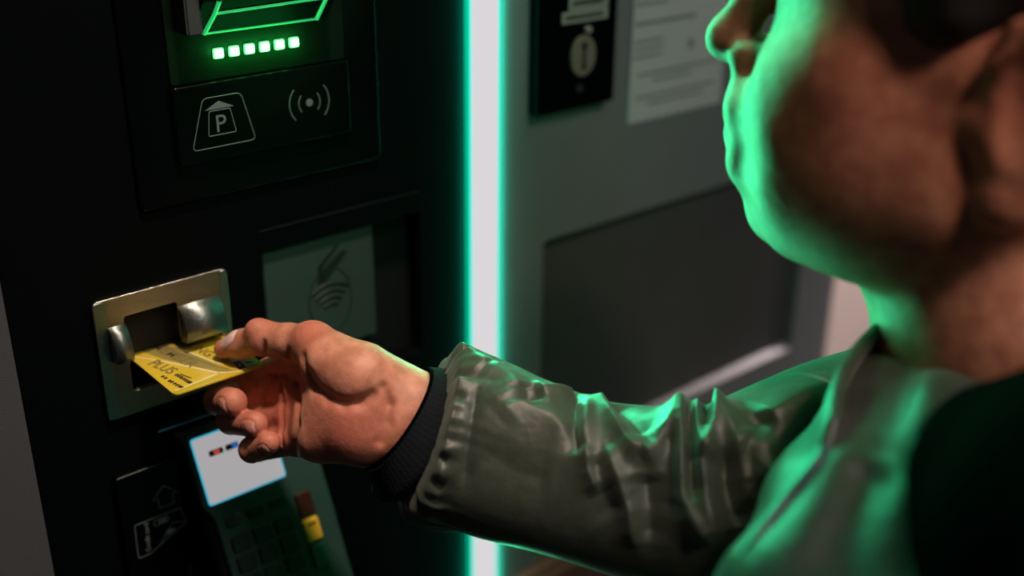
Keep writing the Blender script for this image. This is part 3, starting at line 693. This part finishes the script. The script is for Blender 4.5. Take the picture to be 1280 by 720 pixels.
# neck
ff.chain([H(-.030, 0, -.020), H(-.035, 0, -.075), NB], [.052, .050, .056], 0.022)
ff.cone(H(.028, 0, -.085), NB + hfv * .03 - np.array([0, 0, .01]), .022, .026, 0.025)
ff.cone(H(-.018, .058, -.04), NB + hfv * .04 + hlv * .01, .013, .012, 0.018)
ff.chain([NB, NB - np.array([0, 0, .06])], [.058, .075], 0.02)
FV, FQ = ff.mesh(); FV = smooth_verts(FV, FQ, 2, 0.5)
L_ = (FV - HO) @ HR.T / HS
z0 = np.zeros(len(FV)); 
lip = np.clip(1 - sst(np.sqrt(((L_[:, 2] + .0435) / .009) ** 2 + (L_[:, 1] / .020) ** 2), 0.8, 1.05), 0, 1) * (L_[:, 0] > .085)
eye = (1 - sst(np.sqrt((L_[:, 2] - .034) ** 2 / .0055 ** 2 + (np.abs(L_[:, 1]) - .032) ** 2 / .012 ** 2), .9, 1.1)) * (L_[:, 0] > .07)
iris = (1 - sst(np.sqrt((L_[:, 2] - .034) ** 2 + (np.abs(L_[:, 1]) - .030) ** 2), .0045, .006)) * (L_[:, 0] > .07)
brow = (1 - sst(np.sqrt((L_[:, 2] - .052) ** 2 / .0045 ** 2 + (np.abs(L_[:, 1]) - .032) ** 2 / .020 ** 2), .8, 1.1)) * (L_[:, 0] > .06)
red = 0.5 * np.exp(-(np.linalg.norm(L_ - np.array([.06, .05, -.015]), axis=1) / .03) ** 2) + 0.6 * np.exp(-(np.linalg.norm(L_ - np.array([.11, 0, -.01]), axis=1) / .015) ** 2) + 0.5 * np.exp(-(np.linalg.norm(L_ - np.array([-.01, .075, 0.]), axis=1) / .03) ** 2)
# body = head and neck + shoulder and arm hidden in the jacket + hand, one mesh
BV = np.concatenate([HV, FV]); BQ = np.concatenate([HQ, FQ + len(HV)])
nh = len(HV); z1 = np.zeros(nh)
cat = lambda a, b: np.concatenate([a, b])
np_mesh('body', BV, BQ, SKIN, person, {'nail': cat(A_nail, z0), 'naileg': cat(A_edge, z0), 'crease': cat(A_crease, z0), 'red': cat(A_red, red), 'lip': cat(z1, lip), 'eye': cat(z1, eye), 'iris': cat(z1, iris), 'brow': cat(z1, brow)})

# ---------------------------------------------------------------- hair
hh = Field(pp.min(0) - 0.03, pp.max(0) + 0.04, 0.0026)
hh.ell(H(-.012, 0, .062), (.111, .086, .096), HR, 0.01)
hh.ell(H(-.045, 0, .020), (.068, .077, .082), HR, 0.02)
hh.ell(H(.108, 0, .035), (.068, .11, .072), HR, 0.006, True)
hh.ell(H(.050, 0, -.062), (.093, .13, .066), HR, 0.006, True)
hh.ell(H(-.06, 0, -.085), (.13, .13, .066), HR, 0.006, True)
for s in (1, -1):
    hh.ell(H(-.014, s * .083, -.016), (.026, .022, .034), HR, 0.003, True)
    hh.cone(H(.026, s * .060, .050), H(.020, s * .0615, .022), .024, .0170, 0.012)
XV, XQ = hh.mesh(); XV = smooth_verts(XV, XQ, 1, 0.5)
HAIR = mat('dark_hair', (0.014, 0.011, 0.009), 0.6, noise=0.5, nscale=220, bump=0.9, bscale=500, aniso=(1, 1, 0.3))
np_mesh('hair', XV, XQ, HAIR, person)

# ---------------------------------------------------------------- jacket
def cloth_material(name, col, rough):
    m = bpy.data.materials.new(name); m.use_nodes = True; nt = m.node_tree; n = nt.nodes; l = nt.links; b = n['Principled BSDF']
    b.inputs['Roughness'].default_value = rough; b.inputs['Specular IOR Level'].default_value = 0.55
    b.inputs['Sheen Weight'].default_value = 0.15
    tc = n.new('ShaderNodeTexCoord'); t = n.new('ShaderNodeTexNoise'); t.inputs['Scale'].default_value = 120; t.inputs['Detail'].default_value = 6; l.new(tc.outputs['Object'], t.inputs['Vector'])
    rp_ = n.new('ShaderNodeValToRGB'); rp_.color_ramp.elements[0].position = .3; rp_.color_ramp.elements[1].position = .75
    rp_.color_ramp.elements[0].color = (*[c * .82 for c in col], 1); rp_.color_ramp.elements[1].color = (*[c * 1.18 for c in col], 1)
    l.new(t.outputs[0], rp_.inputs[0]); l.new(rp_.outputs[0], b.inputs['Base Color'])
    v = n.new('ShaderNodeTexNoise'); v.inputs['Scale'].default_value = 1500; v.inputs['Detail'].default_value = 2; l.new(tc.outputs['Object'], v.inputs['Vector'])
    bp = n.new('ShaderNodeBump'); bp.inputs['Strength'].default_value = 0.25; bp.inputs['Distance'].default_value = 0.0003; l.new(v.outputs[0], bp.inputs['Height'])
    t3 = n.new('ShaderNodeTexNoise'); t3.inputs['Scale'].default_value = 70; t3.inputs['Detail'].default_value = 3; l.new(tc.outputs['Object'], t3.inputs['Vector'])
    b2 = n.new('ShaderNodeBump'); b2.inputs['Strength'].default_value = 0.35; b2.inputs['Distance'].default_value = 0.003; l.new(t3.outputs[0], b2.inputs['Height']); l.new(bp.outputs[0], b2.inputs['Normal']); l.new(b2.outputs[0], b.inputs['Normal'])
    return m
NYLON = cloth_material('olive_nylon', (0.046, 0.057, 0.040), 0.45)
CUFFM = mat('black_rib_knit', (0.006, 0.008, 0.011), 0.9, spec=0.15, noise=0.4, nscale=300, bump=0.8, bscale=900)
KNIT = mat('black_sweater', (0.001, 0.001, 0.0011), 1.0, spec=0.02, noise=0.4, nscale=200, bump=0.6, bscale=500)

jacket = empty('jacket', person.location); jacket.parent = person; jacket.matrix_parent_inverse = Matrix.Translation(-person.location); jacket.location = person.location
bpy.context.view_layer.update()

# sleeve: a tube along the arm, folded
SL = [(527, 543, .599, 34), (533, 545, .5998, 42.5), (551, 548, .601, 45), (576, 552, .601, 45.5), (604, 559, .598, 45), (650, 575, .591, 44), (700, 590, .586, 43), (760, 605, .580, 43.5), (820, 617, .573, 45), (880, 628, .566, 48), (935, 622, .563, 50), (990, 596, .568, 48), (1050, 566, .582, 48), (1110, 545, .60, 50), (1180, 530, .63, 54)]
cp = np.array([at(x, y, d) for x, y, d, r in SL]); cr_ = np.array([r for *_, r in SL]) * MM
def resample(P_, R_, n):
    # Catmull-Rom
    out, ro = [], []
    m_ = len(P_) - 1
    for i in range(n):
        u = i / (n - 1) * m_; k = min(int(u), m_ - 1); t = u - k
        p = [P_[max(k - 1, 0)], P_[k], P_[k + 1], P_[min(k + 2, m_)]]; q = [R_[max(k - 1, 0)], R_[k], R_[k + 1], R_[min(k + 2, m_)]]
        f_ = lambda p: 0.5 * (2 * p[1] + (p[2] - p[0]) * t + (2 * p[0] - 5 * p[1] + 4 * p[2] - p[3]) * t * t + (3 * p[1] - p[0] - 3 * p[2] + p[3]) * t ** 3)
        out.append(f_(p)); ro.append(f_(q))
    return np.array(out), np.array(ro)
NS, NT = 420, 300
cl, rad = resample(cp, cr_, 2000)
sarc = np.concatenate([[0], np.cumsum(np.linalg.norm(np.diff(cl, axis=0), axis=1))]); sv = np.linspace(0, sarc[-1], NS)
cl = np.stack([np.interp(sv, sarc, cl[:, i]) for i in range(3)], 1); rad = np.interp(sv, sarc, rad)
tan = np.gradient(cl, axis=0); tan /= np.linalg.norm(tan, axis=1)[:, None]
# smooth the frame so rings do not cross at the elbow
ker = np.hanning(61); ker /= ker.sum(); tp = np.pad(tan, ((30, 30), (0, 0)), mode='edge'); tan = np.stack([np.convolve(tp[:, i], ker, 'valid') for i in range(3)], 1); tan /= np.linalg.norm(tan, axis=1)[:, None]
vdir = np.array([CP - c for c in cl]); vdir -= (vdir * tan).sum(1)[:, None] * tan; vdir /= np.linalg.norm(vdir, axis=1)[:, None]   # angle 0 faces the room side of the arm
upd = np.cross(tan, vdir); upd = np.where((upd @ CU)[:, None] < 0, -upd, upd)
th = np.linspace(0, 2 * np.pi, NT, endpoint=False)
def tube(rad2): return cl[:, None, :] + rad2[..., None] * (np.cos(th)[None, :, None] * vdir[:, None, :] + np.sin(th)[None, :, None] * upd[:, None, :])
base = tube(np.repeat(rad[:, None], NT, 1))
bp_ = base.reshape(-1, 3); v_ = bp_ - CP; zz = v_ @ CF; bx_ = 640 + FPX * (v_ @ CR) / zz; by_ = 360 - FPX * (v_ @ CU) / zz
front = np.cos(np.tile(th, NS)) > -0.05
def unroll(x, y):
    e = (bx_ - x) ** 2 + (by_ - y) ** 2 + np.where(front, 0, 1e9); i = int(np.argmin(e)); return sv[i // NT], ((th[i % NT] + np.pi) % (2 * np.pi) - np.pi)
SS = np.repeat(sv[:, None], NT, 1); TH = np.repeat(((th + np.pi) % (2 * np.pi) - np.pi)[None, :], NS, 0); RR = 0.045
disp = np.zeros((NS, NT))
def fold(pts, h, wd, power=1.4, asym=0.0):
    """a ridge (h > 0) or crease (h < 0), in millimetres, along picture points on the room side of the sleeve"""
    global disp
    q = np.array([unroll(*p) for p in pts]); q[:, 1] *= RR
    X = np.stack([SS.ravel(), TH.ravel() * RR], 1); best = np.full(len(X), 9.0); tt = np.zeros(len(X)); side = np.zeros(len(X))
    n_ = len(q) - 1
    for i in range(n_):
        a, b = q[i], q[i + 1]; ab = b - a; t = np.clip(((X - a) @ ab) / (ab @ ab + 1e-12), 0, 1); dv = X - a - t[:, None] * ab; d_ = np.linalg.norm(dv, axis=1)
        u = d_ < best; best[u] = d_[u]; tt[u] = (i + t[u]) / n_; side[u] = np.sign(ab[0] * dv[u, 1] - ab[1] * dv[u, 0])
    taper = np.clip(np.minimum(tt, 1 - tt) * 5 + 0.25, 0, 1)
    ww = wd * MM * (1 + asym * side)
    disp += (1.3 * h * MM * taper * np.exp(-(best / ww) ** power)).reshape(NS, NT)

fold([(597, 485), (588, 530), (580, 575), (577, 610)], -2.2, 3.5)
fold([(560, 443), (585, 449), (612, 468)], 4.0, 9)
fold([(612, 462), (640, 478), (655, 497)], 3.5, 9); fold([(655, 486), (664, 505)], -4, 6)
fold([(668, 493), (700, 491), (722, 492)], 4.0, 7)
fold([(622, 520), (650, 505), (690, 520), (712, 548)], 2.4, 9)
fold([(600, 560), (640, 590), (690, 600)], -2.0, 12)
fold([(721, 488), (719, 540), (724, 570)], -5.0, 4.5)
fold([(730, 496), (728, 545), (738, 590), (750, 618)], 5.0, 6.5)
fold([(742, 494), (762, 520), (785, 552), (801, 570)], 5.0, 6.0)
fold([(801, 572), (822, 560), (838, 530), (849, 508)], 5.0, 6.0)
fold([(765, 500), (790, 520), (806, 548)], -4.0, 8)
fold([(757, 560), (775, 600), (788, 640), (797, 684)], 5.0, 6.5)
fold([(745, 570), (752, 610), (770, 650)], -3.0, 8)
fold([(806, 590), (808, 630), (812, 680)], -4.5, 8)
fold([(850, 508), (852, 560), (853, 620), (872, 655), (893, 676)], 6.5, 5.5)
fold([(838, 540), (836, 590), (838, 650)], -4.0, 6)
fold([(862, 520), (866, 570), (866, 630)], -6.0, 4.5)
fold([(870, 506), (876, 560), (884, 620), (902, 668)], 6.0, 5.5)
fold([(898, 503), (892, 545), (881, 578)], 6.0, 6.0)
fold([(884, 512), (880, 545)], -4.0, 5)
fold([(900, 505), (914, 535), (925, 570), (930, 620)], 5.0, 8)
fold([(905, 560), (908, 610), (918, 660)], -6.0, 6)
fold([(950, 520), (935, 560), (940, 620)], -5.0, 8)
fold([(925, 540), (960, 560), (975, 600)], 4.0, 8)
fold([(960, 585), (1000, 545), (1040, 520)], -5.0, 8)
fold([(955, 530), (995, 505), (1045, 482)], 4.0, 12)
fold([(985, 610), (1010, 580), (1040, 555)], 4.0, 7)

# gathers at the elastic cuff
g_ = np.zeros((NS, NT))
for k_, a_, ph in ((17, 1.3, .3), (25, 1.1, 1.9), (37, .6, 4.0)): g_ += a_ * np.cos(k_ * TH + ph + 0.8 * np.sin(3 * TH + ph) + SS * 30)
disp += MM * g_ * np.exp(-((SS - 0.014) / (0.018 + 0.006 * np.sin(5 * TH + 1) + 0.004 * np.sin(11 * TH))) ** 2)
# large soft unevenness of the nylon
def vnoise(scale, seed):
    r_ = np.random.default_rng(seed); out = np.zeros((NS, NT))
    for _ in range(14):
        kx = r_.normal(0, 1) * scale; kt = int(r_.integers(-4, 5)); out += np.cos(SS * kx + TH * kt + r_.uniform(0, 6.28))
    return out / 14 ** .5
disp += MM * (1.1 * vnoise(40, 3) + 0.5 * vnoise(90, 5)) * np.clip((SS - .02) / .03, 0, 1)
# rear side folds around the elbow
back = np.clip(-np.cos(TH), 0, 1)
disp += MM * 3.0 * back * np.cos(SS * 260 + 2 * np.sin(TH)) * np.exp(-((SS - .17) / .06) ** 2)
sw = tube(np.repeat(rad[:, None], NT, 1) + disp)
V = sw.reshape(-1, 3); ii = np.arange(NS * NT).reshape(NS, NT)
Qs = np.stack([ii[:-1, :], np.roll(ii, -1, 1)[:-1, :], np.roll(ii, -1, 1)[1:, :], ii[1:, :]], -1).reshape(-1, 4)
np_mesh('sleeve', V, Qs, NYLON, jacket)

# knitted cuff and the inner cuff lip
def ringtube(name, pts, rads, m, ribs=0, rib_h=0.0, squash=1.0, n=220, parent=jacket, axis=None):
    P_ = np.array(pts); cl_, r_ = resample(P_, np.array(rads) * MM, 40); tn = np.gradient(cl_, axis=0) if axis is None else np.tile(np.array(axis, float), (len(cl_), 1)); tn /= np.linalg.norm(tn, axis=1)[:, None]
    vd = np.array([CP - c for c in cl_]); vd -= (vd * tn).sum(1)[:, None] * tn; vd /= np.linalg.norm(vd, axis=1)[:, None]; up = np.cross(tn, vd)
    t_ = np.linspace(0, 2 * np.pi, n, endpoint=False); rr = r_[:, None] + rib_h * MM * np.cos(ribs * t_)[None, :] * np.sin(np.linspace(0, np.pi, 40))[:, None]
    v = cl_[:, None, :] + rr[..., None] * (squash * np.cos(t_)[None, :, None] * vd[:, None, :] + np.sin(t_)[None, :, None] * up[:, None, :])
    i_ = np.arange(40 * n).reshape(40, n); q = np.stack([i_[:-1], np.roll(i_, -1, 1)[:-1], np.roll(i_, -1, 1)[1:], i_[1:]], -1).reshape(-1, 4)
    return np_mesh(name, v.reshape(-1, 3), q, m, parent)
ringtube('cuff', [at(508, 529, .601), at(499, 523, .5995), at(504, 527, .6005), at(515, 535, .602), at(526, 542, .604), at(536, 546, .605)], [29, 31, 33, 37, 41, 39], CUFFM, 72, 0.22, 0.93, axis=at(536, 546, .606) - at(499, 523, .6005))
ringtube('inner_cuff', [at(530, 534, .605), at(502, 522, .6000), at(497, 519, .5993), at(501, 521, .6000), at(518, 531, .6025)], [28, 28.5, 29.2, 30, 30.5], KNIT, 0, 0, 0.95, axis=at(536, 546, .606) - at(499, 523, .6005))

# body of the jacket: chest, shoulders and upper arms
jc = np.array(at(1150, 600, .46))
jf = Field(jc - np.array([.28, .28, .40]), jc + np.array([.32, .28, .17]), 0.0032)
shR, shL = at(1200, 545, .62), at(1520, 580, .36)
jf.chain([shR, at(1260, 600, .55), at(1340, 660, .49)], [.055, .060, .060], 0.03)
jf.chain([at(1165, 575, .485), at(1118, 660, .465), at(1062, 790, .45), at(1040, 900, .44)], [.034, .044, .054, .062], 0.03)
jf.chain([at(1240, 640, .49), at(1220, 780, .47), at(1200, 950, .45)], [.055, .075, .09], 0.03)
jf.chain([at(1092, 490, .520), at(1085, 540, .515), at(1060, 640, .50)], [.016, .022, .032], 0.03)
jf.chain([at(1230, 860, .47), np.array([.235, -.45, .80])], [.095, .115], 0.03)
def march(F_, x, y, d0=.34, d1=.62):
    dd = np.arange(d0, d1, .001); q = np.array([at(x, y, t) for t in dd]); ii_ = np.round((q - F_.lo) / F_.h).astype(int); ok = ((ii_ >= 0) & (ii_ < F_.d.shape)).all(1)
    v = np.full(len(dd), 1.); v[ok] = F_.d[tuple(ii_[ok].T)]; k_ = int(np.argmax(v < 0)); return at(x, y, dd[k_]) if v[k_] < 0 else None
for pts, r in (([(1125, 470), (1090, 560), (1040, 655), (1000, 715)], 4), ([(1165, 540), (1135, 620), (1110, 715)], 5), ([(1080, 600), (1060, 680), (1055, 719)], 4), ([(1190, 620), (1170, 719)], 5)):
    q = [march(jf, *p) for p in pts]; q = [p for p in q if p is not None]
    if len(q) > 1: jf.chain(q, [r * MM] * len(q), 0.016, True)
JV, JQ = jf.mesh(); JV = smooth_verts(JV, JQ, 3, .5)
r_ = np.random.default_rng(11)
for _ in range(10):
    kv = r_.normal(0, 60, 3); JV = JV + np.outer(0.0009 * np.sin(JV @ kv + r_.uniform(0, 6)), r_.normal(0, 1, 3))
np_mesh('jacket_body', JV, JQ, NYLON, jacket)
zp = []
for f_ in np.linspace(0, 1, 40):
    y_ = 505 + 225 * f_; x_ = np.interp(y_, [480, 570, 650, 720, 735], [1049, 1028, 962, 915, 905])
    for dx in range(0, 60, 3):
        h_ = march(jf, x_ + dx, y_)
        if h_ is not None: zp.append(h_); break
zp = np.array(zp)
for _ in range(4): zp[1:-1] = (zp[:-2] + 2 * zp[1:-1] + zp[2:]) / 4
ZIPM = mat('zip_tape', (0.05, 0.12, 0.12), 0.35, noise=0.2, nscale=200)
ringtube('zip_edge', zp[::3], [2.2] * len(zp[::3]), ZIPM, n=16)
# stand-up collar: a sheet around the neck, open at the front
def loft(name, top, bot, m, thick, parent, nu=90, nv=16, bulge=0.008):
    T_, _ = resample(np.array([at(*p) for p in top]), np.zeros(len(top)), nu); B_, _ = resample(np.array([at(*p) for p in bot]), np.zeros(len(bot)), nu)
    ctr = (T_.mean(0) + B_.mean(0)) / 2; v = []
    for a_ in range(nv):
        t = a_ / (nv - 1); q = B_ * (1 - t) + T_ * t; o_ = q - ctr; o_[:, 2] = 0; o_ /= np.linalg.norm(o_, axis=1)[:, None] + 1e-9; v.append(q + o_ * bulge * math.sin(math.pi * t))
    v = np.array(v); i_ = np.arange(nu * nv).reshape(nv, nu); q = np.stack([i_[:-1, :-1], i_[:-1, 1:], i_[1:, 1:], i_[1:, :-1]], -1).reshape(-1, 4)
    o = np_mesh(name, v.reshape(-1, 3), q, m, parent); md = o.modifiers.new('thickness', 'SOLIDIFY'); md.thickness = thick; md.offset = 0; return o
loft('collar', [(1046, 520, .465), (1062, 452, .495), (1122, 396, .53), (1200, 388, .565), (1310, 410, .55), (1420, 480, .44)],
     [(1040, 640, .46), (1052, 570, .50), (1095, 530, .535), (1185, 515, .575), (1330, 540, .56), (1430, 600, .45)], NYLON, 0.006, jacket)
# back, near shoulder and near sleeve of the jacket (beside the picture)
bf = Field((-.02, -.66, .74), (.48, -.20, 1.28), 0.005); Zv = np.array([0, 0, 1.0])
bf.chain([NB - hfv * .062 - Zv * .045, NB - hfv * .07 - Zv * .2, np.array([.24, -.455, .82])], [.050, .088, .112], 0.04)
bf.chain([NB - hfv * .055 - Zv * .06, NB - hlv * .13 - hfv * .02 - Zv * .10], [.050, .048], 0.04)
bf.chain([NB - hfv * .055 - Zv * .07, NB + hlv * .12 - hfv * .04 - Zv * .11, NB + hlv * .15 - hfv * .06 - Zv * .28, NB + hlv * .13 + hfv * .02 - Zv * .41], [.050, .048, .045, .042], 0.03)
KV, KQ = bf.mesh(); np_mesh('jacket_back', smooth_verts(KV, KQ, 2), KQ, NYLON, jacket)
# trousers and shoes, below the picture
tf = Field((.0, -.68, -.02), (.50, -.20, .90), 0.008)
hip = np.array([.235, -.45, .82]); tf.chain([hip, hip - np.array([0, 0, .08])], [.105, .105], 0.04)
for o_ in (hlv * .08, -hlv * .08):
    o_ = np.array([o_[0], o_[1], 0]); tf.chain([hip + o_ * .8 - np.array([0, 0, .08]), hip + o_ + hfv * .03 * np.array([1, 1, 0]) - np.array([0, 0, .40]), hip + o_ * 1.1 - np.array([0, 0, .74])], [.085, .062, .050], 0.03)
TV, TQ = tf.mesh(); np_mesh('trousers', smooth_verts(TV, TQ, 2), TQ, mat('dark_denim', (0.015, 0.018, 0.026), 0.85, noise=0.3, nscale=200), person)
for o_ in (hlv * .088, -hlv * .088):
    b_ = np.array([hip[0] + o_[0], hip[1] + o_[1], 0]); f2 = np.array([hfv[0], hfv[1], 0]); ef = Field(b_ + np.array([-.2, -.2, -.0]), b_ + np.array([.2, .2, .16]), 0.006)
    ef.chain([b_ + np.array([0, 0, .10]), b_ - f2 * .02 + np.array([0, 0, .045]), b_ + f2 * .13 + np.array([0, 0, .034])], [.045, .042, .032], 0.02)
    EV, EQ = ef.mesh(); EV = smooth_verts(EV, EQ, 2); EV[:, 2] = np.maximum(EV[:, 2], 0.001); np_mesh('shoe', EV, EQ, mat('black_leather', (0.012, 0.012, 0.012), 0.4, noise=0.2), person)
# black yoke of the jacket over the near shoulder
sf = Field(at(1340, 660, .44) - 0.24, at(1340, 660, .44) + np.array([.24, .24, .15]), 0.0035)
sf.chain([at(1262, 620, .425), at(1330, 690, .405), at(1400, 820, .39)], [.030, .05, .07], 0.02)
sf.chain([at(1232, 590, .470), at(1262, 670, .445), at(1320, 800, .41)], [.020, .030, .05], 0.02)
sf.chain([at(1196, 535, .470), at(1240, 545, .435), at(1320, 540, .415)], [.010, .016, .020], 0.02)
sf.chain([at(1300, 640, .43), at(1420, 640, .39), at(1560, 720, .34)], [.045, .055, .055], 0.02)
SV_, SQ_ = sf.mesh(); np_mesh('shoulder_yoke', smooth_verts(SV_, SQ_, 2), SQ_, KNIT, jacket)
# loose threads of the lining under the cuff, blue display light painted in
THREAD = mat('painted_blue_lit_thread', (0.16, 0.42, 0.58), 0.5, noise=0.2, nscale=300)
for pts in ([(455, 570, .598), (459, 586, .598), (470, 597, .599), (488, 606, .600), (502, 612, .601)], [(470, 597, .599), (466, 606, .598), (465, 615, .598)], [(462, 590, .598), (474, 588, .598), (486, 580, .599)]):
    q = [at(*p_) for p_ in pts]; ringtube('loose_thread', q, [0.35] * len(q), THREAD, n=8)
